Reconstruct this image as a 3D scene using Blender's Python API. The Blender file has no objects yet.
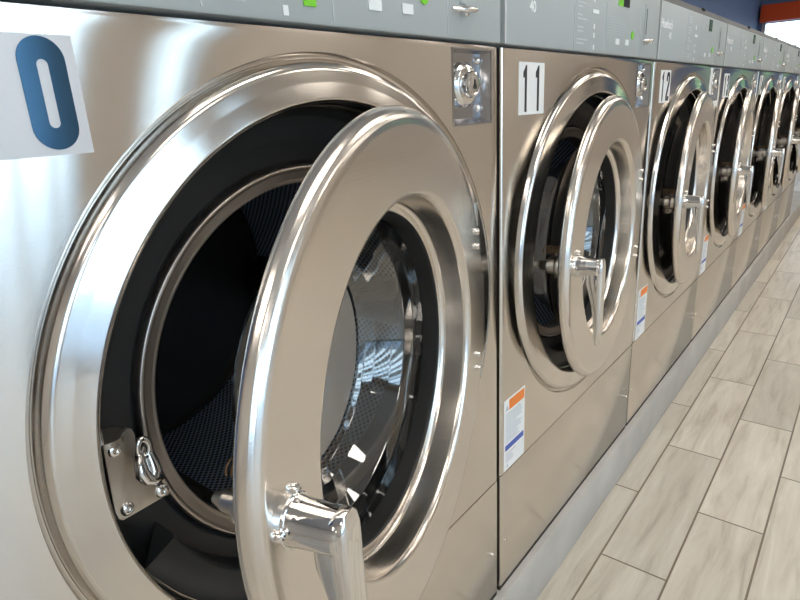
import bpy, bmesh, math, random
from mathutils import Vector, Matrix
random.seed(7)
PI = math.pi
sc = bpy.context.scene
C = sc.collection

# ------------------------------------------------------------------ helpers
def add_box(bm, x0, x1, y0, y1, z0, z1, bev=0.0, seg=2):
    r = bmesh.ops.create_cube(bm, size=1.0)
    vs = r['verts']
    for v in vs:
        v.co = Vector(((x0+x1)/2+v.co.x*(x1-x0), (y0+y1)/2+v.co.y*(y1-y0), (z0+z1)/2+v.co.z*(z1-z0)))
    if bev > 0:
        es = list({e for v in vs for e in v.link_edges})
        bmesh.ops.bevel(bm, geom=es, offset=bev, segments=seg, affect='EDGES', profile=0.5)

def basis(d):
    d = Vector(d).normalized()
    a = Vector((0, 0, 1)) if abs(d.z) < .9 else Vector((1, 0, 0))
    u = d.cross(a).normalized(); v = d.cross(u).normalized()
    return d, u, v

def add_lathe(bm, prof, n=48, c=(0, 0, 0), axis=(0, 1, 0), closed=False, hold=.0012):
    """prof: list of (radius, distance along axis)"""
    d, u, v = basis(axis); c = Vector(c)
    if hold:
        q = [prof[0]]
        for (r0, h0), (r1, h1) in zip(prof[:-1], prof[1:]):
            ln = math.hypot(r1-r0, h1-h0)
            if ln > 3.2*hold:
                t = hold/ln
                q += [(r0+(r1-r0)*t, h0+(h1-h0)*t), (r1+(r0-r1)*t, h1+(h0-h1)*t)]
            q.append((r1, h1))
        prof = q
    rings = []
    for r, h in prof:
        if r < 1e-6:
            rings.append([bm.verts.new(c+d*h)])
        else:
            rings.append([bm.verts.new(c+d*h+u*(r*math.cos(2*PI*i/n))+v*(r*math.sin(2*PI*i/n))) for i in range(n)])
    m = len(rings)
    for k in range(m if closed else m-1):
        A, B = rings[k], rings[(k+1) % m]
        for i in range(n):
            j = (i+1) % n
            if len(A) == 1 and len(B) == 1: continue
            if len(A) == 1: bm.faces.new((A[0], B[j], B[i]))
            elif len(B) == 1: bm.faces.new((A[i], A[j], B[0]))
            else: bm.faces.new((A[i], A[j], B[j], B[i]))

def add_tube(bm, pts, r, n=10, closed=False):
    pts = [Vector(p) for p in pts]
    rings = []
    prev = None
    for i, p in enumerate(pts):
        if i == 0: d = pts[1]-p
        elif i == len(pts)-1: d = p-pts[i-1]
        else: d = pts[i+1]-pts[i-1]
        d.normalize()
        if prev is None:
            _, u, v = basis(d)
        else:
            u = (prev-d*prev.dot(d)).normalized(); v = d.cross(u)
        prev = u
        rr = r[i] if isinstance(r, (list, tuple)) else r
        rings.append([bm.verts.new(p+u*(rr*math.cos(2*PI*k/n))+v*(rr*math.sin(2*PI*k/n))) for k in range(n)])
    for a in range(len(rings)-1):
        for k in range(n):
            bm.faces.new((rings[a][k], rings[a][(k+1) % n], rings[a+1][(k+1) % n], rings[a+1][k]))
    bm.faces.new(rings[0][::-1]); bm.faces.new(rings[-1])

def add_prism(bm, poly, y0, y1, bev=0.0):
    """poly in (x,z); extruded along y from y0 (front) to y1"""
    A = [bm.verts.new((x, y0, z)) for x, z in poly]
    B = [bm.verts.new((x, y1, z)) for x, z in poly]
    n = len(poly)
    fa = bm.faces.new(A); fb = bm.faces.new(B[::-1])
    fs = [fa, fb]
    for i in range(n):
        fs.append(bm.faces.new((A[i], B[i], B[(i+1) % n], A[(i+1) % n])))
    if bev > 0:
        bmesh.ops.bevel(bm, geom=list(fa.edges), offset=bev, segments=2, affect='EDGES', profile=0.5)

def mesh_of(name, bm, m, smooth=35):
    bmesh.ops.recalc_face_normals(bm, faces=bm.faces[:])
    me = bpy.data.meshes.new(name)
    if smooth:
        for f in bm.faces: f.smooth = True
        for e in bm.edges:
            if len(e.link_faces) == 2:
                e.smooth = e.calc_face_angle(0) < math.radians(smooth)
            else: e.smooth = False
    bm.to_mesh(me); bm.free()
    me.materials.append(m)
    return me

def obj(name, bm, m, parent=None, smooth=35):
    o = bpy.data.objects.new(name, mesh_of(name, bm, m, smooth) if isinstance(bm, bmesh.types.BMesh) else bm)
    C.objects.link(o)
    if parent: o.parent = parent
    return o

def BM(): return bmesh.new()

def tag(o, label, cat, group=None):
    o['label'] = label; o['category'] = cat
    if group: o['group'] = group
    return o

def struct(name, bm, m):
    o = obj(name, bm, m); o['kind'] = 'structure'; return o

def text_mesh(name, s, size, m, align='LEFT', sx=1.0, depth=0.0003):
    cu = bpy.data.curves.new(name, 'FONT'); cu.body = s; cu.size = size; cu.extrude = depth; cu.offset = size*.02
    cu.align_x = align
    t = bpy.data.objects.new(name, cu); C.objects.link(t)
    dg = bpy.context.evaluated_depsgraph_get()
    me = bpy.data.meshes.new_from_object(t.evaluated_get(dg))
    bpy.data.objects.remove(t); bpy.data.curves.remove(cu)
    me.name = name
    for v in me.vertices:
        x, y, z = v.co
        v.co = (x*sx, -z, y)      # stand up in the x-z plane, facing -y
    me.materials.clear(); me.materials.append(m)
    return me

# ------------------------------------------------------------------ materials
def mat(name, col, rough=.5, metal=0.0, **kw):
    m = bpy.data.materials.new(name); m.use_nodes = True
    b = m.node_tree.nodes['Principled BSDF']
    b.inputs['Base Color'].default_value = (*col, 1)
    b.inputs['Roughness'].default_value = rough
    b.inputs['Metallic'].default_value = metal
    for k, v in kw.items(): b.inputs[k].default_value = v
    return m

def N(m, t, **kw):
    n = m.node_tree.nodes.new(t)
    for k, v in kw.items(): setattr(n, k, v)
    return n

def L(m, a, b): m.node_tree.links.new(a, b)

def grain(m, scale, strength, rough_var=.06, dist=.001):
    """fine brushed grain: noise stretched along one object axis"""
    b = m.node_tree.nodes['Principled BSDF']
    tc = N(m, 'ShaderNodeTexCoord'); mp = N(m, 'ShaderNodeMapping'); mp.inputs['Scale'].default_value = scale
    nz = N(m, 'ShaderNodeTexNoise'); nz.inputs['Scale'].default_value = 1; nz.inputs['Detail'].default_value = 3
    L(m, tc.outputs['Object'], mp.inputs['Vector']); L(m, mp.outputs[0], nz.inputs['Vector'])
    bp = N(m, 'ShaderNodeBump'); bp.inputs['Strength'].default_value = strength; bp.inputs['Distance'].default_value = dist
    L(m, nz.outputs['Fac'], bp.inputs['Height']); L(m, bp.outputs[0], b.inputs['Normal'])
    r0 = b.inputs['Roughness'].default_value
    mr = N(m, 'ShaderNodeMapRange'); mr.inputs['To Min'].default_value = r0-rough_var; mr.inputs['To Max'].default_value = r0+rough_var
    L(m, nz.outputs['Fac'], mr.inputs['Value']); L(m, mr.outputs[0], b.inputs['Roughness'])
    return nz

M = {}
# brushed stainless front panels: horizontal grain, so reflections smear vertically
M['steel'] = mat('brushed_stainless', (.71, .67, .62), .155, 1.0)
grain(M['steel'], (1.5, 60, 700), .018, .015)
b_ = M['steel'].node_tree.nodes['Principled BSDF']
b_.inputs['Anisotropic'].default_value = 1.0
cx_ = N(M['steel'], 'ShaderNodeCombineXYZ'); cx_.inputs[2].default_value = 1.0
L(M['steel'], cx_.outputs[0], b_.inputs['Tangent'])
M['ring'] = mat('satin_stainless', (.71, .675, .635), .14, 1.0)
grain(M['ring'], (40, 40, 40), .012, .03)
M['door'] = mat('satin_door_stainless', (.77, .725, .675), .2, 1.0)
grain(M['door'], (8, 60, 500), .03, .03)
M['chrome'] = mat('polished_chrome', (.80, .79, .78), .07, 1.0)
M['zinc'] = mat('zinc_plated_steel', (.55, .52, .48), .28, 1.0)
M['pocket'] = mat('dull_pocket_steel', (.42, .42, .44), .2, 1.0)
M['drum_ring'] = mat('drum_ring_steel', (.52, .47, .43), .3, 1.0)
M['black'] = mat('black_moulded_plastic', (.022, .024, .026), .36)
grain(M['black'], (300, 300, 300), .05, .03)
M['rubber'] = mat('black_rubber', (.012, .012, .012), .5)
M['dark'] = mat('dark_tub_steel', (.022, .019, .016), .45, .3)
M['gap'] = mat('gap_shade', (.02, .014, .01), .7)  # near-black colour stands in for shade in the gaps round the cabinet
M['panel'] = mat('grey_panel_vinyl', (.42, .45, .455), .42)
M['panel_line'] = mat('pale_panel_line', (.52, .55, .57), .5)
M['hood'] = mat('dark_grey_hood', (.085, .088, .088), .5)
M['edge'] = mat('painted_edge_highlight', (.72, .74, .75), .4)  # pale colour stands in for the highlight on the panel's left edge
M['hood_dot'] = mat('black_stud', (.015, .015, .015), .5)
M['white'] = mat('white_print', (.82, .84, .84), .45)
M['print'] = mat('pale_grey_print', (.55, .58, .59), .5)
M['green'] = mat('green_print', (.20, .62, .03), .4)
M['display'] = mat('dark_display', (.02, .022, .028), .15)
M['sticker'] = mat('white_vinyl_sticker', (.80, .80, .79), .35)
M['digit'] = mat('black_vinyl_digit', (.035, .035, .045), .22)
M['digit_sky_tint'] = mat('sky_tinted_digit', (.045, .10, .165), .12, .9)  # reflected sky blue mixed into the black vinyl's colour
M['sticker_silver'] = mat('silvery_vinyl_sticker', (.62, .60, .60), .38, .35)
M['orange'] = mat('orange_label', (.85, .22, .03), .5)
M['blue'] = mat('blue_label', (.06, .10, .38), .5)
M['labeltext'] = mat('grey_label_text', (.42, .46, .52), .6)
M['copper'] = mat('bronze_spring', (.20, .13, .08), .45, 1.0)
M['curb'] = mat('concrete_curb', (.42, .415, .41), .55)

def noise_color(m, sc_, c1, c2, detail=4):
    b = m.node_tree.nodes['Principled BSDF']
    tc = N(m, 'ShaderNodeTexCoord'); nz = N(m, 'ShaderNodeTexNoise'); nz.inputs['Scale'].default_value = sc_; nz.inputs['Detail'].default_value = detail
    cr = N(m, 'ShaderNodeValToRGB'); cr.color_ramp.elements[0].position = .3; cr.color_ramp.elements[1].position = .7
    cr.color_ramp.elements[0].color = (*c1, 1); cr.color_ramp.elements[1].color = (*c2, 1)
    L(m, tc.outputs['Object'], nz.inputs['Vector']); L(m, nz.outputs['Fac'], cr.inputs[0]); L(m, cr.outputs[0], b.inputs['Base Color'])
noise_color(M['curb'], 6, (.37, .345, .315), (.47, .44, .40))

# perforated drum: hex lattice of small holes in polished steel
def drum_mat():
    m = mat('perforated_drum_steel', (.35, .38, .43), .25, 1.0)
    b = m.node_tree.nodes['Principled BSDF']
    uv = N(m, 'ShaderNodeUVMap'); uv.uv_map = 'UVMap'
    sp = N(m, 'ShaderNodeSeparateXYZ'); L(m, uv.outputs[0], sp.inputs[0])
    def math_(op, a, b2=None, c=None):
        n = N(m, 'ShaderNodeMath', operation=op)
        for i, v in enumerate((a, b2, c)):
            if v is None: continue
            if isinstance(v, (int, float)): n.inputs[i].default_value = v
            else: L(m, v, n.inputs[i])
        return n.outputs[0]
    def grid(ox, oy):
        fx = math_('SUBTRACT', math_('FRACT', math_('ADD', sp.outputs[0], ox)), .5)
        fy = math_('SUBTRACT', math_('FRACT', math_('ADD', sp.outputs[1], oy)), .5)
        return math_('SQRT', math_('ADD', math_('MULTIPLY', fx, fx), math_('MULTIPLY', fy, fy)))
    d = math_('MINIMUM', grid(0, 0), grid(.5, .5))
    hole = math_('LESS_THAN', d, .25)
    mx = N(m, 'ShaderNodeMix', data_type='RGBA')
    mx.inputs[6].default_value = (.52, .64, .82, 1); mx.inputs[7].default_value = (.004, .004, .005, 1)
    L(m, hole, mx.inputs[0]); L(m, mx.outputs[2], b.inputs['Base Color'])
    mt = math_('MULTIPLY', math_('SUBTRACT', 1.0, hole), .55); L(m, mt, b.inputs['Metallic'])
    rg = math_('ADD', math_('MULTIPLY', hole, .5), .28); L(m, rg, b.inputs['Roughness'])
    return m
M['drum'] = drum_mat()

def glass_mat():
    m = bpy.data.materials.new('door_glass'); m.use_nodes = True
    nt = m.node_tree; nt.nodes.clear()
    out = N(m, 'ShaderNodeOutputMaterial'); mix = N(m, 'ShaderNodeMixShader')
    tr = N(m, 'ShaderNodeBsdfTransparent'); tr.inputs[0].default_value = (.38, .39, .40, 1)
    gl = N(m, 'ShaderNodeBsdfGlossy'); gl.inputs['Roughness'].default_value = .03; gl.inputs[0].default_value = (.95, .95, .95, 1)
    fr = N(m, 'ShaderNodeFresnel'); ge = N(m, 'ShaderNodeNewGeometry'); mr = N(m, 'ShaderNodeMapRange')
    mr.inputs['To Min'].default_value = 2.4; mr.inputs['To Max'].default_value = 1/2.4
    L(m, ge.outputs['Backfacing'], mr.inputs['Value']); L(m, mr.outputs[0], fr.inputs[0])
    L(m, fr.outputs[0], mix.inputs[0]); L(m, tr.outputs[0], mix.inputs[1]); L(m, gl.outputs[0], mix.inputs[2]); L(m, mix.outputs[0], out.inputs[0])
    return m
M['glass'] = glass_mat()

def reflection_glass_mat():
    m = glass_mat(); m.name = 'beige_reflection_glass'; nt = m.node_tree
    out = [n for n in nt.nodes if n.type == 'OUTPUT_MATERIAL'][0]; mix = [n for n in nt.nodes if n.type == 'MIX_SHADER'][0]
    d = N(m, 'ShaderNodeBsdfDiffuse'); d.inputs[0].default_value = (.42, .35, .29, 1)  # beige diffuse stands in for the room reflected in the bowl bottom
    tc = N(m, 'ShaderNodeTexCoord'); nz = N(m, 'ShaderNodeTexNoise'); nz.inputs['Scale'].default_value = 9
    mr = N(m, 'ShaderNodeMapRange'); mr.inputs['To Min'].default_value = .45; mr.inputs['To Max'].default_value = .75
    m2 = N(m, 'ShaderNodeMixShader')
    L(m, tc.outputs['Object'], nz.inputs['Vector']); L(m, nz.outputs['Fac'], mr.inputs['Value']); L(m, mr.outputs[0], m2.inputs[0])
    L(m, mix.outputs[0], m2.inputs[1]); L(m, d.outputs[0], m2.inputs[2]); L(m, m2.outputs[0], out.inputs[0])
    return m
M['glass_reflection'] = reflection_glass_mat()

def pane_mat():
    m = glass_mat(); m.name = 'window_glass'
    for n in m.node_tree.nodes:
        if n.type == 'BSDF_TRANSPARENT': n.inputs[0].default_value = (.97, .98, .98, 1)
    return m
M['pane'] = pane_mat()

def floor_mat():
    m = mat('plank_tile_floor', (.5, .45, .38), .38)
    b = m.node_tree.nodes['Principled BSDF']
    tc = N(m, 'ShaderNodeTexCoord'); mp = N(m, 'ShaderNodeMapping')
    mp.inputs['Location'].default_value = (FX, .071, 0)
    L(m, tc.outputs['Object'], mp.inputs['Vector'])
    br = N(m, 'ShaderNodeTexBrick'); br.offset = .5; br.offset_frequency = 2; br.squash = 1
    br.inputs['Scale'].default_value = 1; br.inputs['Brick Width'].default_value = .536; br.inputs['Row Height'].default_value = .1395
    br.inputs['Mortar Size'].default_value = .0024; br.inputs['Mortar Smooth'].default_value = .2; br.inputs['Bias'].default_value = 0
    br.inputs['Color1'].default_value = (0, 0, 0, 1); br.inputs['Color2'].default_value = (1, 1, 1, 1); br.inputs['Mortar'].default_value = (.5, .5, .5, 1)
    L(m, mp.outputs[0], br.inputs['Vector'])
    # wood figure, displaced per plank
    add = N(m, 'ShaderNodeVectorMath', operation='MULTIPLY_ADD')
    add.inputs[1].default_value = (9, 5, 7)
    L(m, br.outputs['Color'], add.inputs[0]); L(m, mp.outputs[0], add.inputs[2])
    m2 = N(m, 'ShaderNodeMapping'); m2.inputs['Scale'].default_value = (2.4, 20, 1); L(m, add.outputs[0], m2.inputs['Vector'])
    nz = N(m, 'ShaderNodeTexNoise'); nz.inputs['Scale'].default_value = 1.6; nz.inputs['Detail'].default_value = 6; nz.inputs['Roughness'].default_value = .62; nz.inputs['Distortion'].default_value = .55
    L(m, m2.outputs[0], nz.inputs['Vector'])
    cr = N(m, 'ShaderNodeValToRGB'); e = cr.color_ramp.elements
    e[0].position = .28; e[0].color = (.455, .395, .320, 1)
    e[1].position = .70; e[1].color = (.720, .660, .570, 1)
    x = e.new(.46); x.color = (.610, .550, .460, 1)
    L(m, nz.outputs['Fac'], cr.inputs[0])
    # per plank tone
    sp = N(m, 'ShaderNodeSeparateColor'); L(m, br.outputs['Color'], sp.inputs[0])
    mr = N(m, 'ShaderNodeMapRange'); mr.inputs['To Min'].default_value = .86; mr.inputs['To Max'].default_value = 1.06; L(m, sp.outputs[0], mr.inputs['Value'])
    sc2 = N(m, 'ShaderNodeVectorMath', operation='SCALE'); L(m, cr.outputs[0], sc2.inputs[0]); L(m, mr.outputs[0], sc2.inputs['Scale'])
    mx = N(m, 'ShaderNodeMix', data_type='RGBA'); L(m, br.outputs['Fac'], mx.inputs[0]); L(m, sc2.outputs[0], mx.inputs[6]); mx.inputs[7].default_value = (.20, .155, .11, 1)
    L(m, mx.outputs[2], b.inputs['Base Color'])
    bp = N(m, 'ShaderNodeBump'); bp.invert = True; bp.inputs['Strength'].default_value = .5; bp.inputs['Distance'].default_value = .002
    L(m, br.outputs['Fac'], bp.inputs['Height']); L(m, bp.outputs[0], b.inputs['Normal'])
    return m
FX = -0.069+.268
M['floor'] = floor_mat()
M['wall_beige'] = mat('beige_wall_paint', (.65, .60, .54), .7)
noise_color(M['wall_beige'], 3, (.62, .57, .51), (.68, .63, .57))
M['wall_blue'] = mat('blue_wall_paint', (.105, .165, .33), .7)
noise_color(M['wall_blue'], 2, (.10, .158, .32), (.11, .172, .34))
M['ceil'] = mat('ceiling_tile', (.72, .70, .67), .8)
noise_color(M['ceil'], 30, (.68, .66, .63), (.75, .73, .70))
M['frame'] = mat('painted_window_frame', (.55, .57, .58), .4)
M['valance'] = mat('orange_red_valance', (.62, .075, .012), .45)
M['blind'] = mat('white_blind_slat', (.80, .83, .85), .5)
def translucent(m, col, f):
    nt = m.node_tree; out = [n for n in nt.nodes if n.type == 'OUTPUT_MATERIAL'][0]; b = nt.nodes['Principled BSDF']
    t = N(m, 'ShaderNodeBsdfTranslucent'); t.inputs[0].default_value = (*col, 1)
    mx = N(m, 'ShaderNodeMixShader'); mx.inputs[0].default_value = f
    L(m, b.outputs[0], mx.inputs[1]); L(m, t.outputs[0], mx.inputs[2]); L(m, mx.outputs[0], out.inputs[0])
translucent(M['blind'], (.85, .85, .82), .45)
M['leaf'] = mat('green_foliage', (.12, .22, .05), .7)
noise_color(M['leaf'], 5, (.10, .19, .04), (.20, .32, .08))
M['pave'] = mat('parking_lot_asphalt', (.30, .30, .30), .8)
noise_color(M['pave'], 8, (.26, .26, .26), (.36, .355, .35))
def emis(name, col, s):
    m = bpy.data.materials.new(name); m.use_nodes = True; nt = m.node_tree; nt.nodes.clear()
    o = N(m, 'ShaderNodeOutputMaterial'); e = N(m, 'ShaderNodeEmission'); e.inputs[0].default_value = (*col, 1); e.inputs[1].default_value = s
    L(m, e.outputs[0], o.inputs[0]); return m
M['lamp'] = emis('fill_lamp_diffuser', (1.0, .94, .85), 9.0)

# ------------------------------------------------------------------ washing machine (face plane y=0, x from the left seam, z from the top of the steel front)
W = 0.7
CX, CZ = W-0.3392, -0.3335        # centre of the door ring
ZS, ZB = -0.6805, -0.9164         # seam of the lower panel, bottom edge
G = .004                          # half gap between machines
OFF = (-.35, -.4, -ZB+.009)
ME = {}
def cached(key, fn):
    if key not in ME: ME[key] = fn()
    return ME[key]

LX0, LX1, LZ0, LZ1 = W-.1145, W-.0245, -.0975, -.009
def shade_sides(me):
    me.materials.append(M['gap'])  # sides coloured dark so the gap between machines looks shaded
    for f in me.polygons:
        if abs(f.normal.x) > .95 and f.area > .02: f.material_index = 1
    return me
def m_body():
    bm = BM()
    B = .005
    x0, x1, z0, z1 = .0060, W-.0045, ZS+.0012, -.003
    def loop(pts):
        vs = [bm.verts.new(p) for p in pts]
        es = [bm.edges.new((vs[i], vs[(i+1) % len(vs)])) for i in range(len(vs))]
        return vs, es
    o, e1 = loop([(x0+B, 0, z0+.0005), (x1-B, 0, z0+.0005), (x1-B, 0, z1-.002), (x0+B, 0, z1-.002)])
    n = 128
    c, e2 = loop([(CX+.3125*math.cos(2*PI*i/n), 0, CZ+.3125*math.sin(2*PI*i/n)) for i in range(n)])
    l, e3 = loop([(LX0, 0, LZ0), (LX1, 0, LZ0), (LX1, 0, LZ1), (LX0, 0, LZ1)])
    bmesh.ops.triangle_fill(bm, use_beauty=True, use_dissolve=False, edges=e1+e2+e3)
    # rounded front edges + carcass
    prof = [(0.0, 0.0)]
    rings = [o]
    for k in range(1, 5):
        a = k/4*PI/2
        dx = B*math.sin(a); dy = B*(1-math.cos(a))
        rings.append([bm.verts.new(p) for p in [(x0+B-dx, dy, z0), (x1-B+dx, dy, z0), (x1-B+dx, dy, z1), (x0+B-dx, dy, z1)]])
    rings.append([bm.verts.new(p) for p in [(x0, .8, z0), (x1, .8, z0), (x1, .8, z1), (x0, .8, z1)]])
    for A, Bq in zip(rings[:-1], rings[1:]):
        for i in range(4):
            j = (i+1) % 4
            if i == 0 and A is rings[-2]: continue
            bm.faces.new((A[i], A[j], Bq[j], Bq[i]))
    bm.faces.new(rings[-1])
    return shade_sides(mesh_of('front_panel', bm, M['steel'], 20))

def m_lower():
    bm = BM(); add_box(bm, .0060, W-.0045, 0.0, .8, ZB, ZS-.0012, .003); return shade_sides(mesh_of('lower_panel', bm, M['steel'], 25))

def m_base():
    bm = BM(); add_box(bm, .0065, W-.005, .0015, .78, ZB-.009, ZB+.0005); return mesh_of('base_gap_shade', bm, M['gap'], 0)

def m_ctrl():
    bm = BM(); add_box(bm, .0055, W-.003, -.004, .3, .001, .122, .003)
    return mesh_of('control_panel', bm, M['panel'], 25)

def m_hood():
    bm = BM()
    # sloping dark top trim behind the control panel
    P = [(.004, .122), (.004, .126), (.03, .150), (.30, .158), (.30, .122)]
    A = [bm.verts.new((.004, y, z)) for y, z in P]; Bv = [bm.verts.new((W-.004, y, z)) for y, z in P]
    bm.faces.new(A); bm.faces.new(Bv[::-1])
    for i in range(len(P)):
        j = (i+1) % len(P); bm.faces.new((A[i], Bv[i], Bv[j], A[j]))
    return mesh_of('top_trim', bm, M['hood'], 0)

def m_ring():
    bm = BM()
    prof = [(.3130, .0012), (.3105, .0062), (.3078, .0066), (.3055, .003), (.3030, -.0025), (.3000, -.0053), (.2975, -.0063),
            (.286, -.0086), (.2712, -.0120), (.2690, -.0120), (.2678, -.0104), (.2674, -.0080), (.2672, .012), (.265, .014)]
    add_lathe(bm, prof, 160, (CX, 0, CZ))
    return mesh_of('door_ring', bm, M['ring'], 60)

def m_tub():
    bm = BM()
    prof = [(.2668, .004), (.2655, .030), (.258, .040), (.235, .0475), (.214, .0515), (.208, .056), (.205, .07), (.2, .075)]
    add_lathe(bm, prof, 128, (CX, 0, CZ))
    # moulded ledge in the bottom of the recess
    rr = [(.2662, .016), (.2345, .016), (.2322, .0172), (.2312, .020), (.2312, .05)]
    a0, a1, n = math.radians(203), math.radians(337), 40
    rings = []
    for i in range(n+1):
        a = a0+(a1-a0)*i/n
        rings.append([bm.verts.new((CX+r*math.cos(a), y, CZ+r*math.sin(a))) for r, y in rr])
    for A, Bv in zip(rings[:-1], rings[1:]):
        for i in range(len(rr)-1): bm.faces.new((A[i], Bv[i], Bv[i+1], A[i+1]))
    bm.faces.new(rings[0]); bm.faces.new(rings[-1][::-1])
    return mesh_of('door_recess', bm, M['black'], 50)

def m_dring():
    bm = BM()
    prof = [(.2092, .056), (.2092, .0475), (.2082, .0458), (.2060, .0450), (.2042, .0458), (.2032, .0478), (.1945, .0500), (.1925, .0497), (.1912, .0505), (.1905, .0530), (.1905, .075), (.193, .079)]
    add_lathe(bm, prof, 128, (CX, 0, CZ))
    return mesh_of('drum_opening_ring', bm, M['drum_ring'], 50)

DR, DY0, DY1 = .241, .085, .45
def m_drum():
    bm = BM()
    uvl = bm.loops.layers.uv.new('UVMap')
    n = 96
    P = .0100
    def quad(vs, uvs):
        f = bm.faces.new(vs)
        for l, uv in zip(f.loops, uvs): l[uvl].uv = uv
    rows = [DY0+(DY1-DY0)*k/6 for k in range(7)]
    V = [[bm.verts.new((CX+DR*math.cos(2*PI*i/n), y, CZ+DR*math.sin(2*PI*i/n))) for i in range(n)] for y in rows]
    cnt = round(2*PI*DR/P)
    for k in range(6):
        for i in range(n):
            j = (i+1) % n
            u0, u1 = cnt*i/n, cnt*(i+1)/n
            v0, v1 = rows[k]/P, rows[k+1]/P
            quad((V[k][i], V[k][j], V[k+1][j], V[k+1][i]), ((u0, v0), (u1, v0), (u1, v1), (u0, v1)))
    bmesh.ops.remove_doubles(bm, verts=bm.verts[:], dist=1e-5)
    return mesh_of('drum', bm, M['drum'], 50)

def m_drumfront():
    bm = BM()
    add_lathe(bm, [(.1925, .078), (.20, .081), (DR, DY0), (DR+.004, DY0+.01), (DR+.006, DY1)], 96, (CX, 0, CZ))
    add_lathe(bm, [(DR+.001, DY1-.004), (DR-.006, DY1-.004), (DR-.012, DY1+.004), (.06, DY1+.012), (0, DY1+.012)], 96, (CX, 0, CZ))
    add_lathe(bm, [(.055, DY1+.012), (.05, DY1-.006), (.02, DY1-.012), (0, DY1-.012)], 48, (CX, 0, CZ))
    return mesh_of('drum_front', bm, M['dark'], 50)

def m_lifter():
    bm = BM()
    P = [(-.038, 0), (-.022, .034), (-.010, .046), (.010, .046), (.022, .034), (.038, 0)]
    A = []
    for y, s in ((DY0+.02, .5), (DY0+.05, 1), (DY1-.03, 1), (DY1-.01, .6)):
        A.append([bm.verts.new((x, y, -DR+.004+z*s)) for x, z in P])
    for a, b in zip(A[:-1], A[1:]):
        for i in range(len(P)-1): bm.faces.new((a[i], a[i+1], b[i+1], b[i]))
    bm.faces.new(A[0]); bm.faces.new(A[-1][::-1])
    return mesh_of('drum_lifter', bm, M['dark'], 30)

# latch catch bracket standing at the left of the recess
def m_catch():
    bm = BM()
    P = [(.1065, -.3165), (.1107, -.3164), (.1166, -.3147), (.1228, -.3100), (.1280, -.3074), (.1318, -.3096), (.1335, -.3158), (.1320, -.3235), (.1295, -.3338), (.1258, -.342), (.1252, -.353), (.1298, -.3616), (.1361, -.3669), (.1449, -.3700), (.1500, -.3730), (.1521, -.3790), (.1505, -.3832), (.1095, -.3835), (.1058, -.3796), (.1048, -.3721)]
    add_prism(bm, P[::-1], .0185, .0225, .0008)
    # folded side wall down to the recess
    add_box(bm, .1065, .1095, .019, .046, -.380, -.300, .001)
    add_box(bm, .110, .128, .0225, .044, -.376, -.34, .002)
    add_lathe(bm, [(.0, -.3165), (.0145, -.3165), (.0145, -.3115), (.0, -.3115)], 20, (.115, .030, 0), (0, 0, 1))
    return mesh_of('latch_catch', bm, M['zinc'], 30)
def m_hook():
    bm = BM()
    # cast hook with an eye, beside the catch plate
    n = 20
    add_tube(bm, [(.1405+.0052*math.cos(2*PI*i/n), .026, -.3345+.0085*math.sin(2*PI*i/n)) for i in range(n+1)], .0028, 8)
    add_tube(bm, [(.1365, .026, -.339), (.1345, .024, -.346), (.1335, .022, -.353), (.1360, .0215, -.3600), (.1420, .022, -.3650), (.1500, .026, -.3690)], [.004, .0058, .0066, .0066, .0055, .0035], 12)
    add_tube(bm, [(.1445, .027, -.341), (.1455, .026, -.350), (.1450, .0235, -.358), (.140, .022, -.3635)], [.004, .0056, .0062, .005], 12)
    add_box(bm, .131, .147, .027, .046, -.362, -.338, .003)
    return mesh_of('latch_hook', bm, M['chrome'], 50)
def m_screw(r=.0058, h=.003):
    bm = BM()
    add_lathe(bm, [(r, 0), (r, -h*.4), (r*.8, -h*.85), (r*.45, -h), (r*.42, -h*.5), (0, -h*.5)], 20)
    return mesh_of('screw', bm, M['chrome'], 40)

def m_lock():
    bm = BM()
    d = .013
    x0, x1, z0, z1 = LX0, LX1, LZ0, LZ1
    f = [bm.verts.new(p) for p in [(x0, 0, z0), (x1, 0, z0), (x1, 0, z1), (x0, 0, z1)]]
    g = .0025
    k = [bm.verts.new(p) for p in [(x0+g, d, z0+g*2.5), (x1-g*2, d, z0+g*2.5), (x1-g*2, d, z1-g), (x0+g, d, z1-g)]]
    for i in range(4): bm.faces.new((f[i], f[(i+1) % 4], k[(i+1) % 4], k[i]))
    bm.faces.new(k)
    # raised thin rim
    for (a, b, c, e) in ((x0-.0016, x0, z0-.0016, z1+.0016), (x1, x1+.0016, z0-.0016, z1+.0016), (x0, x1, z0-.0016, z0), (x0, x1, z1, z1+.0016)):
        add_box(bm, a, b, -.0012, .002, c, e)
    return mesh_of('coin_lock_pocket', bm, M['pocket'], 0)
LKX, LKZ = W-.077, -.050
def m_lockbody():
    bm = BM()
    add_lathe(bm, [(.0285, .013), (.0270, .006), (.0230, .002), (.0165, .0005), (.0160, -.004), (.0150, -.0065), (.0125, -.0070), (.0118, -.0050), (.0105, -.0050), (.0100, -.0075), (.0030, -.0080), (.0028, -.003), (0, -.003)], 40, (LKX, 0, LKZ))
    add_box(bm, LKX-.0012, LKX+.0012, -.0084, -.004, LKZ-.005, LKZ+.007)
    return mesh_of('lock_cylinder', bm, M['chrome'], 40)
def m_keyhole():
    bm = BM()
    add_box(bm, LKX-.0018, LKX+.0018, -.0088, -.006, LKZ-.002, LKZ+.006, .0008)
    add_lathe(bm, [(.0030, -.0090), (0, -.0090)], 12, (LKX, 0, LKZ-.003))
    return mesh_of('keyhole', bm, M['hood_dot'], 0)
def m_rivet():
    bm = BM(); add_lathe(bm, [(.0052, .0), (.0048, -.0025), (.0028, -.0045), (0, -.005)], 16)
    return mesh_of('rivet', bm, M['chrome'], 60)

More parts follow.
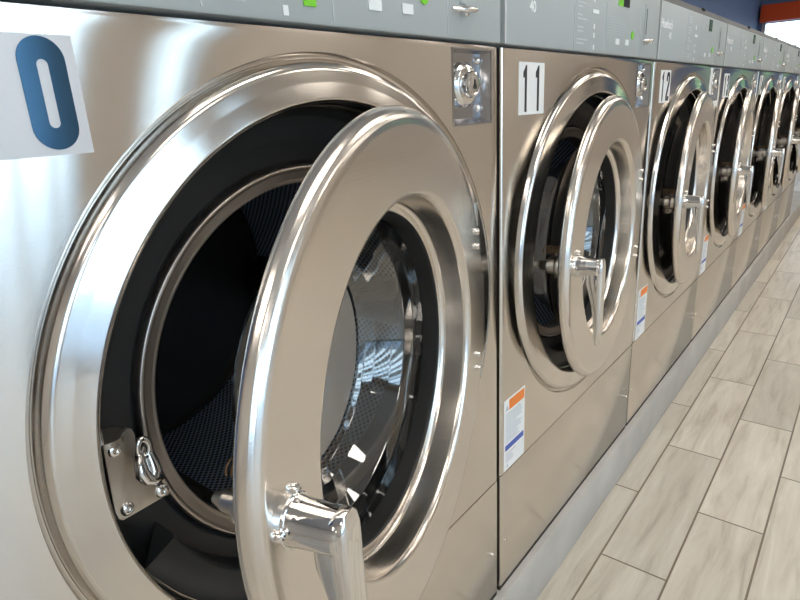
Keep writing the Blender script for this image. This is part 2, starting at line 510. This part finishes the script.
# ---- control panel graphics
def flat(bm, x0, x1, z0, z1, y=-.0046, t=.0006): add_box(bm, x0, x1, y, y+t, z0, z1)
def m_divider(): bm = BM(); flat(bm, -.0008, .0008, .006, .118); return mesh_of('divider_line', bm, M['panel_line'], 0)
def m_edge(): bm = BM(); flat(bm, .0062, .0092, .002, .121, -.0050, .001); return mesh_of('edge_highlight', bm, M['edge'], 0)
def m_print(kind):
    bm = BM(); rnd = random.Random(3)
    if kind == 0:
        z = .106
        for blk in (3, 3, 2, 2, 2):
            for i in range(blk):
                flat(bm, .2465, .2465+rnd.uniform(.022, .047), z-.0011, z+.0011); z -= .0060
            z -= .0065
    else:
        for k in range(7): flat(bm, .388, .388+rnd.uniform(.09, .115), .0645-.0046*k, .0653-.0046*k)
    return mesh_of('instruction_print', bm, M['print'], 0)
ICONS = [(.312, .340, .0635, .0695), (.316, .322, .080, .090), (.318, .324, .039, .047), (.318, .324, .025, .033), (.318, .324, .006, .014)]
BUTTONS = [(.430, .450, .0195, .0295), (.484, .503, .0205, .0305)]
def m_flat(name, m, q, y=-.0052):
    bm = BM(); flat(bm, *q, y, .0010); return mesh_of(name, bm, M[m], 0)
def m_greendot():
    bm = BM(); add_lathe(bm, [(.0075, -.0040), (.0075, -.0055), (0, -.0058)], 24, (.524, 0, .040)); return mesh_of('green_button', bm, M['green'], 40)
def m_disp():
    bm = BM(); add_box(bm, .462, .496, -.0055, -.003, .086, .116, .0006)
    return mesh_of('display', bm, M['display'], 0)
def m_coin():
    bm = BM()
    add_box(bm, .596, .610, -.006, -.003, .040, .104, .001)       # plate
    return mesh_of('coin_slot_plate', bm, M['panel'], 0)
def m_coinslot():
    bm = BM(); add_box(bm, .6015, .6045, -.0066, -.004, .046, .094, .0004)
    return mesh_of('coin_slot', bm, M['hood_dot'], 0)
def m_lever():
    bm = BM()
    add_tube(bm, [(.578, -.006, .0335), (.592, -.013, .0325), (.612, -.016, .0330), (.630, -.009, .0345)], [.0016, .0036, .0034, .0012], 12)
    add_lathe(bm, [(.0045, -.003), (.0045, -.012), (0, -.0135)], 14, (.600, 0, .030))
    return mesh_of('coin_return_lever', bm, M['chrome'], 50)

# ---- number stickers
SX0, SX1, SZ0, SZ1 = .0555, .1385, -.0925, -.0195
def m_sticker(m='sticker'):
    bm = BM(); add_box(bm, SX0, SX1, -.0007, .0002, SZ0, SZ1)
    return mesh_of('number_sticker', bm, M[m], 0)
def dig_one(bm, cx, w=.0060):
    z0, z1 = -.0885, -.0235
    add_prism(bm, [(cx-w/2, z0), (cx+w/2, z0), (cx+w/2, z1), (cx, z1), (cx-w*.75, z1-.006), (cx-w*1.3, z1-.009), (cx-w*1.35, z1-.017), (cx-w/2, z1-.017)], -.0012, -.0006)
def dig_zero(bm, cx, w=.0285, z0=-.089, z1=-.0205, t=.0108):
    n = 16
    def stad(hw, za, zb):
        pts = []
        for i in range(n+1): a = PI*i/n; pts.append((cx+hw*math.cos(a), zb-hw+hw*math.sin(a)))
        for i in range(n+1): a = PI+PI*i/n; pts.append((cx+hw*math.cos(a), za+hw+hw*math.sin(a)))
        return pts
    o = stad(w/2, z0, z1); i_ = stad(w/2-t, z0+t*1.25, z1-t*1.25)
    for y, s in ((-.0012, 1),):
        A = [bm.verts.new((x, y, z)) for x, z in o]; B = [bm.verts.new((x, y, z)) for x, z in i_]
        A2 = [bm.verts.new((x, -.0006, z)) for x, z in o]; B2 = [bm.verts.new((x, -.0006, z)) for x, z in i_]
        m = len(o)
        for k in range(m):
            j = (k+1) % m
            bm.faces.new((A[k], A[j], B[j], B[k])); bm.faces.new((A[k], A2[k], A2[j], A[j])); bm.faces.new((B[k], B[j], B2[j], B2[k]))
DIG = {
 '2': [(-.5, 0), (.5, 0), (.5, .16), (-.08, .16), (.42, .58), (.5, .74), (.5, .86), (.36, .97), (.1, 1), (-.12, 1), (-.38, .96), (-.5, .84), (-.5, .68), (-.16, .68), (-.16, .82), (0, .88), (.14, .82), (.14, .72), (.04, .6), (-.5, .18)],
 '3': [(-.5, .16), (-.36, .03), (-.1, 0), (.1, 0), (.36, .03), (.5, .16), (.5, .4), (.34, .5), (.5, .6), (.5, .84), (.36, .97), (.1, 1), (-.1, 1), (-.36, .97), (-.5, .84), (-.5, .7), (-.16, .7), (-.16, .82), (0, .88), (.14, .82), (.14, .62), (-.1, .57), (-.1, .44), (.14, .4), (.14, .18), (0, .12), (-.16, .18), (-.16, .3), (-.5, .3)],
 '4': [(.1, 0), (.42, 0), (.42, .22), (.5, .22), (.5, .36), (.42, .36), (.42, 1), (.1, 1), (-.5, .36), (-.5, .22), (.1, .22)],
 '6': [(-.5, .16), (-.36, .03), (-.1, 0), (.1, 0), (.36, .03), (.5, .16), (.5, .48), (.36, .58), (.1, .6), (-.14, .58), (-.14, .84), (0, .9), (.14, .84), (.14, .76), (.5, .76), (.5, .86), (.36, .97), (.1, 1), (-.1, 1), (-.36, .97), (-.5, .84)],
 '5': [(-.5, .16), (-.36, .03), (-.1, 0), (.1, 0), (.36, .03), (.5, .16), (.5, .5), (.36, .62), (.1, .64), (-.14, .6), (-.14, .85), (.46, .85), (.46, 1), (-.46, 1), (-.46, .44), (-.16, .44), (0, .5), (.14, .44), (.14, .18), (0, .12), (-.16, .18), (-.16, .3), (-.5, .3)],
}
def m_digit(ch, cx):
    bm = BM()
    if ch == '1': dig_one(bm, cx)
    elif ch == '0': dig_zero(bm, cx)
    else:
        z0, z1, w = -.0885, -.0235, .026
        add_prism(bm, [(cx+x*w, z0+(z1-z0)*z) for x, z in DIG[ch]], -.0012, -.0006)
    return mesh_of('digit', bm, M['digit_sky_tint'] if ch == '0' else M['digit'], 0)

# ---- warning label
WX0, WX1, WZ0, WZ1 = .0165, .0905, -.6775, -.5425
def m_label():
    bm = BM(); add_box(bm, WX0, WX1, -.0006, .0002, WZ0, WZ1); return mesh_of('warning_label', bm, M['sticker'], 0)
def m_label_orange():
    bm = BM(); add_box(bm, WX0+.017, WX1-.003, -.001, -.0004, WZ1-.0215, WZ1-.003); return mesh_of('orange_warning_band', bm, M['orange'], 0)
def m_label_blue():
    bm = BM(); add_box(bm, WX0+.004, WX1-.004, -.001, -.0004, WZ0+.0385, WZ0+.049)
    return mesh_of('blue_label_band', bm, M['blue'], 0)
def m_label_text():
    bm = BM(); rnd = random.Random(5)
    z = WZ1-.027
    while z > WZ0+.054:
        add_box(bm, WX0+.006, WX0+.006+rnd.uniform(.035, .060), -.0009, -.0004, z-.0008, z+.0004); z -= .0038
    add_prism(bm, [(WX0+.005, WZ1-.020), (WX0+.015, WZ1-.020), (WX0+.010, WZ1-.010)], -.0009, -.0004)
    for k in range(4): add_box(bm, WX0+.006, WX0+.006+rnd.uniform(.02, .045), -.0009, -.0004, WZ0+.031-.005*k, WZ0+.0325-.005*k)
    add_box(bm, WX0+.010, WX0+.013, -.0009, -.0004, WZ0+.004, WZ0+.011)
    return mesh_of('label_text', bm, M['labeltext'], 0)

# ---- the door.  local frame: hinge axis at origin, free edge towards -x, front towards -y
HX, HY = W-.0756, -.0135
DCX, DCY = -.2728, .0031
def m_door():
    bm = BM()
    prof = [(.1690, .046), (.1685, .0260), (.1720, .0245), (.1765, .0235), (.1785, .0215), (.1795, .018), (.1800, .012), (.1815, -.0055), (.1830, -.0090), (.1855, -.0115), (.1890, -.0125),
            (.2475, -.0125), (.2520, -.0122), (.2560, -.0110), (.2595, -.0088), (.2622, -.0055), (.2638, -.0015), (.2642, .001), (.2632, .0030),
            (.2590, .0065), (.2480, .0095), (.235, .013), (.2000, .020), (.1850, .046)]
    add_lathe(bm, prof, 160, (DCX, DCY, 0))
    return mesh_of('door', bm, M['door'], 50)
def m_dgasket():
    bm = BM()
    add_lathe(bm, [(.1685, .0235), (.1675, .0245), (.1670, .0270), (.1655, .045), (.1655, .054), (.170, .058), (.182, .05)], 96, (DCX, DCY, 0))
    return mesh_of('glass_gasket', bm, M['rubber'], 60)
def m_dglass():
    bm = BM()
    add_lathe(bm, [(.1635, .044), (.1615, .056), (.1580, .068), (.1490, .082), (.1380, .100), (.1300, .111), (.1240, .1155), (.1190, .1170)], 96, (DCX, DCY, 0))
    return mesh_of('door_glass', bm, M['glass'], 80)
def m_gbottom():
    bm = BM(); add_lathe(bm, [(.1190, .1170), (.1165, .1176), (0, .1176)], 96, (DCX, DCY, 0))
    return mesh_of('glass_bottom', bm, M['glass_reflection'], 80)
HU, HZ = DCX-.2225, .0045        # handle axis
def m_flange():
    bm = BM()
    c = (HU, DCY, HZ)
    add_lathe(bm, [(.0190, -.0122), (.0190, -.0134), (.0183, -.0140), (.0, -.0140)], 40, c)
    return mesh_of('handle_flange', bm, M['chrome'], 40)
def m_handle():
    bm = BM()
    c = Vector((HU, DCY, HZ))
    # stem that swells towards the door, then the flat lever hanging from its end
    add_lathe(bm, [(.0, -.015), (.0176, -.013), (.0172, -.016), (.0166, -.021), (.0162, -.030), (.0160, -.048), (.0146, -.0505), (0, -.0505)], 40, c)
    # lever: stack of rounded-rectangle sections going down
    secs = []
    for t, zz in enumerate((.0165, .0125, .004, -.010, -.024, -.040, -.060, -.085, -.105, -.120, -.127, -.1295)):
        # half width (x), front y, back y
        hw = (.0062, .0105, .0130, .0136, .0134, .0131, .0128, .0126, .0122, .0108, .0080, .004)[t]
        fy = -(.0535, .0550, .0562, .0565, .0565, .0565, .0565, .0565, .0560, .0545, .053, .051)[t]
        by = -(.0460, .0420, .0350, .0300, .0300, .0350, .0405, .0440, .0460, .0470, .048, .049)[t]
        n = 28; ring = []
        for i in range(n):
            a = 2*PI*i/n
            ca, sa = math.cos(a), math.sin(a)
            e = .45
            x = hw*math.copysign(abs(ca)**e, ca); y = (fy+by)/2+(fy-by)/2*math.copysign(abs(sa)**e, sa)
            ring.append(bm.verts.new((c.x+x, c.y+y, c.z+zz)))
        secs.append(ring)
    for A, B in zip(secs[:-1], secs[1:]):
        for i in range(28): bm.faces.new((A[i], A[(i+1) % 28], B[(i+1) % 28], B[i]))
    bm.faces.new(secs[0]); bm.faces.new(secs[-1][::-1])
    return mesh_of('door_handle', bm, M['chrome'], 50)
def m_pin():
    bm = BM()
    c = (HU+.006, DCY, HZ-.004)
    add_lathe(bm, [(.017, .012), (.017, .020), (.014, .024), (.014, .036), (.0095, .038), (.0085, .050), (.0045, .060), (0, .061)], 28, c)
    return mesh_of('latch_pin', bm, M['zinc'], 40)
def m_spring():
    bm = BM(); n = 70
    add_tube(bm, [(HU+.012+.007*math.cos(i*.6), .018+i*.00045, HZ+.021+.007*math.sin(i*.6)) for i in range(n)], .0009, 6)
    return mesh_of('latch_spring', bm, M['copper'], 60)
def m_hinge():
    bm = BM()
    z0, z1 = -.04, .04
    add_box(bm, -.060, .004, .014, .022, z0, z1, .002)
    add_lathe(bm, [(0, z0), (.008, z0), (.008, z1), (0, z1)], 20, (0, .012, 0), (0, 0, 1))
    return mesh_of('door_hinge', bm, M['zinc'], 40)
def m_hingemount():
    bm = BM()
    add_box(bm, CX+.214, CX+.256, .026, .05, CZ-.045, CZ+.045, .002)
    return mesh_of('hinge_mount', bm, M['zinc'], 40)

PARTMESH = dict(body=m_body, lower=m_lower, base=m_base, ctrl=m_ctrl, hood=m_hood, ring=m_ring, tub=m_tub, dring=m_dring, drum=m_drum, drumfront=m_drumfront,
                lifter=m_lifter, catch=m_catch, hook=m_hook, screw=m_screw, lock=m_lock, lockbody=m_lockbody, keyhole=m_keyhole, rivet=m_rivet)
def stud():
    bm = BM(); add_lathe(bm, [(.006, .0), (.006, -.005), (0, -.006)], 16); return mesh_of('trim_stud', bm, M['hood_dot'], 40)

def machine(k, number, theta, label, sticker='sticker', warn=True, detail=True):
    root = bpy.data.objects.new('washing_machine', None); C.objects.link(root)
    root.location = ((k-1)*W+.35, .4, 1.045+ZB-.009)
    root.empty_display_size = .1
    tag(root, label, 'washing machine', 'front-loading washing machines standing in a row on the curb')
    def P(name, key, fn, parent=root, loc=OFF, rot=None):
        o = bpy.data.objects.new(name, cached(key, fn)); C.objects.link(o); o.parent = parent
        o.location = loc
        if rot: o.rotation_euler = rot
        return o
    Z0 = (0, 0, 0)
    body = P('front_panel', 'body', m_body)
    low = P('lower_panel', 'lower', m_lower)
    for x in (.0225, W-.0225):
        P('screw', 'smallscrew', lambda: m_screw(.0032, .0022), low, (x, 0, -.823))
    P('base_gap_shade', 'base', m_base)
    ring = P('door_ring', 'ring', m_ring)
    P('door_recess', 'tub', m_tub)
    P('drum_opening_ring', 'dring', m_dring)
    dr = P('drum', 'drum', m_drum)
    P('drum_front', 'drumfront', m_drumfront, dr, Z0)
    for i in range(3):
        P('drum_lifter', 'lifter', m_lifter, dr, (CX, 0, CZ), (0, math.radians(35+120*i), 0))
    for z in (.095, -.095): P('hinge_mount', 'hingemount', m_hingemount, root, (OFF[0], OFF[1], OFF[2]+z))
    cat = P('latch_catch', 'catch', m_catch)
    P('latch_hook', 'hook', m_hook, cat, Z0)
    for x, z in ((.1149, -.3202), (.1146, -.375), (.1451, -.3761)):
        P('screw', 'screw', m_screw, cat, (x, .0185, z))
    lk = P('coin_lock_pocket', 'lock', m_lock)
    P('lock_cylinder', 'lockbody', m_lockbody, lk, Z0)
    P('keyhole', 'keyhole', m_keyhole, lk, Z0)
    for x, z in ((LX0+.012, LZ1-.011), (LX1-.013, LZ1-.011), (LX1-.013, LZ0+.018), (LX0+.012, LZ0+.018)):
        P('rivet', 'rivet', m_rivet, lk, (x, .013, z))
    cp = P('control_panel', 'ctrl', m_ctrl)
    for x in (.238, .380, .570): P('divider_line', 'div', m_divider, cp, (x, 0, 0))
    P('edge_highlight', 'edge', m_edge, cp, Z0)
    for q in (0, 1): P('instruction_print', 'print%d' % q, lambda: m_print(q), cp, Z0)
    for i, q in enumerate(ICONS): P('status_light', 'icon%d' % i, lambda: m_flat('status_light', 'white', q), cp, Z0)
    for i, q in enumerate(BUTTONS): P('white_button', 'wbut%d' % i, lambda: m_flat('white_button', 'white', q), cp, Z0)
    P('green_button', 'greendot', m_greendot, cp, Z0)
    if k == 0: P('green_light', 'gl0', lambda: m_flat('green_light', 'green', (.343, .358, .0155, .0265)), cp, Z0)
    if k == 1: P('green_light', 'gl1', lambda: m_flat('green_light', 'green', (.437, .462, .086, .116)), cp, Z0)
    P('display', 'disp', m_disp, cp, Z0)
    P('coin_slot_plate', 'coin', m_coin, cp, Z0)
    P('coin_slot', 'coinslot', m_coinslot, cp, Z0)
    P('coin_return_lever', 'lever', m_lever, cp, Z0)
    P('brand_lettering', 'brand', lambda: text_mesh('brand_lettering', 'Huebsch', .026, M['white'], 'LEFT', 1.0), cp, (.012, -.0045, .068))
    P('model_lettering', 'model', lambda: text_mesh('model_lettering', '40', .020, M['white'], 'LEFT', 1.0), cp, (.078, -.0045, .047))
    hood = P('top_trim', 'hood', m_hood)
    P('trim_stud', 'stud', stud, hood, (.46, .016, .140), (math.radians(-45), 0, 0))
    # stickers
    st = P('number_sticker', 'sticker_'+sticker, lambda: m_sticker(sticker))
    for i, ch in enumerate(number):
        cx = SX0+.021+.0405*i
        if number[i] != '1' : cx += .0005
        P('digit', 'digit_%s_%d' % (ch, i), lambda ch=ch, cx=cx: m_digit(ch, cx), st, Z0)
    if warn:
        wl = P('warning_label', 'label', m_label)
        P('orange_warning_band', 'lor', m_label_orange, wl, Z0)
        P('blue_label_band', 'lbl', m_label_blue, wl, Z0)
        P('label_text', 'ltx', m_label_text, wl, Z0)
    # door
    d = P('door', 'door', m_door, root, (HX+OFF[0], HY+OFF[1], -.3351+OFF[2]), (0, 0, math.radians(theta)))
    P('glass_gasket', 'dgasket', m_dgasket, d, Z0)
    P('door_glass', 'dglass', m_dglass, d, Z0)
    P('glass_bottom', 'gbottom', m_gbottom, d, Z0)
    P('handle_flange', 'flange', m_flange, d, Z0)
    P('door_handle', 'handle', m_handle, d, Z0)
    P('latch_pin', 'pin', m_pin, d, Z0)
    P('latch_spring', 'spring', m_spring, d, Z0)
    for z in (.095, -.095): P('door_hinge', 'hinge', m_hinge, d, (0, 0, z))
    fy = DCY-.0125
    for x, z in ((DCX-.2205, .0275), (DCX-.2430, .0075)):
        P('screw', 'dscrew', lambda: m_screw(.0042, .0045), d, (x, fy, z))
    for z in (.108, .089, -.060, -.080):
        P('screw', 'dscrew', None, d, (DCX+.218, fy, z))
    return root

machine(1-1, '10', 15.4, 'nearest stainless front-loading washing machine, its door open widest, number sticker ending in 0', sticker='sticker_silver')
machine(1, '11', 5.2, 'stainless washing machine numbered 11 with its round door slightly open')
m12 = machine(2, '12', 4.5, 'stainless washing machine numbered 12 with a ragged white patch round its coin lock')
machine(3, '13', 4.5, 'fourth washing machine from the front, next beyond the one numbered 12', sticker='sticker')
machine(4, '14', 5.5, 'fifth washing machine from the front, two beyond the one numbered 12')
machine(5, '15', 5.0, 'sixth washing machine from the front, three beyond the one numbered 12')
machine(6, '16', 5.0, 'seventh and farthest washing machine, cut off by the right edge of the photo')
# ragged white patch around the coin lock of machine 12
bm = BM()
rnd = random.Random(2)
out = []; n = 36
xa, xb, za, zb = LX0-.030, LX1+.020, LZ0-.020, LZ1+.004
def rect_pt(t, x0, x1, z0, z1):
    t = (t % 1)*4; i = int(t); f = t-i
    return [(x0+(x1-x0)*f, z0), (x1, z0+(z1-z0)*f), (x1-(x1-x0)*f, z1), (x0, z1-(z1-z0)*f)][i]
O = []; I = []
for i in range(n):
    x, z = rect_pt(i/n, xa, xb, za, zb); x += rnd.uniform(-.006, .006); z += rnd.uniform(-.006, .003)
    O.append((min(x, W-.006), min(z, -.006))); I.append(rect_pt(i/n, LX0-.002, LX1+.002, LZ0-.002, LZ1+.001))
for i in range(n):
    j = (i+1) % n
    a = [bm.verts.new((*[p[0]], -.0008, p[1])) for p in (O[i], O[j], I[j], I[i])]
    bm.faces.new(a)
bmesh.ops.remove_doubles(bm, verts=bm.verts[:], dist=1e-6)
r = bmesh.ops.extrude_face_region(bm, geom=bm.faces[:])
for v in [g for g in r['geom'] if isinstance(g, bmesh.types.BMVert)]: v.co.y = -.0001
tp = obj('white_patch', bm, M['sticker'], m12, 0); tp.location = OFF

# ------------------------------------------------------------------ the place
FZ = 0.0
XE, YR, YL, XB, HC = 10.0, -4.0, 1.25, -4.0, 2.9
bm = BM(); add_box(bm, XB-.15, XE+.15, YR-.15, YL+.15, -.1, 0); struct('floor', bm, M['floor']).location = (0, 0, 0)
bm = BM(); add_box(bm, -2.2, 5.4, -.013, .86, 0, .1196, .003, 2); struct('trim_1', bm, M['curb'])
bm = BM(); add_box(bm, XB-.15, XE+.15, YR-.15, YL+.15, HC, HC+.1); struct('ceiling', bm, M['ceil'])
bm = BM(); add_box(bm, XE-.012, XE, YR, -2.95, 0, HC); add_box(bm, XE-.012, XE, -2.95, YL, 0, .98); struct('trim_2', bm, M['wall_beige'])
bm = BM(); add_box(bm, XB-.15, XE+.15, YL, YL+.15, 0, HC); struct('wall_left', bm, M['wall_blue'])
bm = BM(); add_box(bm, XB-.15, XB, YR, YL, 0, HC); struct('wall_back', bm, M['wall_beige'])

def wall_with_openings(name, m, along, a0, a1, pos, t, ops):
    """ops: list of (s0,s1,z0,z1)"""
    bm = BM()
    def bx(s0, s1, z0, z1):
        if s1-s0 < 1e-4 or z1-z0 < 1e-4: return
        if along == 'x': add_box(bm, s0, s1, pos, pos+t, z0, z1)
        else: add_box(bm, pos, pos+t, s0, s1, z0, z1)
    s = a0
    for (s0, s1, z0, z1) in sorted(ops):
        bx(s, s0, 0, HC); bx(s0, s1, 0, z0); bx(s0, s1, z1, HC); s = s1
    bx(s, a1, 0, HC)
    return struct(name, bm, m)
wins_r = [(-3.4, -1.6, .08, 2.6), (-1.0, 1.08, .08, 2.6), (1.66, 2.12, .08, 2.6)]
wall_with_openings('wall_right', M['wall_beige'], 'x', XB-.15, XE+.15, YR-.15, .15, wins_r)
wins_e = [(-1.95, -1.2, 1.15, 2.15), (.30, 1.20, 1.02, 1.93)]
wall_with_openings('wall_front', M['wall_blue'], 'y', YR, YL, XE, .15, wins_e)
wn = 0
def window(along, s0, s1, z0, z1, pos, mull):
    global wn
    wn += 1
    bm = BM(); f = .04
    def bx(a, b, c, d, y0=.04, y1=.10):
        if along == 'x': add_box(bm, a, b, pos+y0, pos+y1, c, d)
        else: add_box(bm, pos+y0, pos+y1, a, b, c, d)
    bx(s0, s1, z0, z0+f); bx(s0, s1, z1-f, z1); bx(s0, s0+f, z0+f, z1-f); bx(s1-f, s1, z0+f, z1-f)
    for k in range(1, mull):
        s = s0+(s1-s0)*k/mull; bx(s-.02, s+.02, z0+f, z1-f)
    w = struct('window_%d' % wn, bm, M['frame'])
    bm = BM()
    def quad(a, b, c, d, y):
        if along == 'x': bm.faces.new([bm.verts.new(p) for p in ((a, pos+y, c), (b, pos+y, c), (b, pos+y, d), (a, pos+y, d))])
        else: bm.faces.new([bm.verts.new(p) for p in ((pos+y, a, c), (pos+y, b, c), (pos+y, b, d), (pos+y, a, d))])
    quad(s0+f, s1-f, z0+f, z1-f, .07)
    obj('window_pane', bm, M['pane'], w, 0)
for w_, mu in zip(wins_r, (2, 2, 1)): window('x', *w_, YR-.15, mu)
for w_ in wins_e: window('y', *w_, XE, 1)
# vertical blinds in the street windows
for i, (s0, s1, z0, z1) in enumerate(wins_r):
    bm = BM()
    s = s0+.05; k = 0
    while s < s1:
        a = math.radians(84 if k % 3 else 8)
        dx, dy = .042*math.cos(a), .042*math.sin(a)
        p = [(s-dx, YR+.04-dy), (s+dx, YR+.04+dy), (s+dx+.0012, YR+.04+dy), (s-dx+.0012, YR+.04-dy)]
        A = [bm.verts.new((x, y, z0+.02)) for x, y in p]; B = [bm.verts.new((x, y, z1-.05)) for x, y in p]
        bm.faces.new(A[::-1]); bm.faces.new(B)
        for q in range(4): bm.faces.new((A[q], A[(q+1) % 4], B[(q+1) % 4], B[q]))
        s += .1; k += 1
    add_box(bm, s0, s1, YR, YR+.08, z1-.05, z1+.01)
    tag(obj('vertical_blind', bm, M['blind'], None, 0), ['white vertical blind hanging in the street window nearest the back wall', 'widest white vertical blind hanging in the middle street window', 'narrow white vertical blind hanging in the smallest street window'][i], 'blind')
# orange-red valance over the far window
bm = BM(); add_box(bm, XE-.14, XE, -1.2, 1.215, 1.90, 2.13, .006)
tag(obj('window_valance', bm, M['valance'], None), 'orange-red valance box over the white window on the far wall', 'valance')
# unseen ceiling lamps, added for the room light and its reflections
for ix in range(5):
    for iy in range(2):
        cx, cy = -2.4+ix*2.6, -.9-iy*1.9
        e = bpy.data.objects.new('fill_lamp', None); C.objects.link(e); e.location = (cx, cy, HC)
        tag(e, 'added rectangular white ceiling lamp with a warm diffuser, out of view', 'lamp', 'added ceiling lamps')
        if 'lf' not in ME:
            bm = BM()
            add_box(bm, -.62, .62, -.32, -.29, -.035, 0); add_box(bm, -.62, .62, .29, .32, -.035, 0); add_box(bm, -.62, -.59, -.29, .29, -.035, 0); add_box(bm, .59, .62, -.29, .29, -.035, 0)
            ME['lf'] = mesh_of('fill_lamp_frame', bm, M['ceil'], 0)
            bm = BM(); add_box(bm, -.59, .59, -.29, .29, -.03, -.015); ME['ld'] = mesh_of('fill_lamp_diffuser', bm, M['lamp'], 0)
        obj('fill_lamp_frame', ME['lf'], None, e); obj('fill_lamp_diffuser', ME['ld'], None, e)
# outside: pavement and shrubs
bm = BM(); add_box(bm, -40, 60, -50, 30, -.25, -.11); struct('ground', bm, M['pave'])
def shrub(name, x, y, r, label):
    bm = BM(); bmesh.ops.create_icosphere(bm, subdivisions=5, radius=r)
    from mathutils import noise
    for v in bm.verts:
        d = v.co.normalized()
        v.co = v.co*(1+.22*noise.fractal(d*2.2+Vector((x, y, 0)), 1.0, 2.0, 4)+.05*noise.noise(d*14))
        v.co.z *= 1.25
    o = obj(name, bm, M['leaf'], None, 80); o.location = (x, y, r*1.1); tag(o, label, 'tree')
shrub('round_tree', 14.5, -3.3, 2.1, 'bushy green tree outside the far window')

# ------------------------------------------------------------------ light
w = bpy.data.worlds.new('World'); sc.world = w; w.use_nodes = True
nt = w.node_tree; bg = nt.nodes['Background']
tc = nt.nodes.new('ShaderNodeTexCoord'); sp = nt.nodes.new('ShaderNodeSeparateXYZ'); cr = nt.nodes.new('ShaderNodeValToRGB')
nt.links.new(tc.outputs['Generated'], sp.inputs[0]); nt.links.new(sp.outputs[2], cr.inputs[0]); nt.links.new(cr.outputs[0], bg.inputs[0])
e = cr.color_ramp.elements
e[0].position = 0; e[0].color = (.68, .87, 1.0, 1); e[1].position = .8; e[1].color = (.35, .60, 1.0, 1)
x = e.new(.25); x.color = (.60, .82, 1.0, 1)
bg.inputs[1].default_value = 7.5

# ------------------------------------------------------------------ camera
cd = bpy.data.cameras.new('camera'); cam = bpy.data.objects.new('camera', cd); C.objects.link(cam)
cam.location = (-.75428, -.41930, 1.045-.07536)
cam.rotation_euler = (1.255876, .0511704, -.9034202)
cd.sensor_width = 36; cd.lens = 585.163*36/800; cd.clip_start = .02; cd.clip_end = 200
sc.camera = cam
sc.view_settings.view_transform = 'Standard'; sc.view_settings.look = 'None'
sc.view_settings.gamma = 1; sc.view_settings.use_curve_mapping = False
sc.view_settings.exposure = -0.08
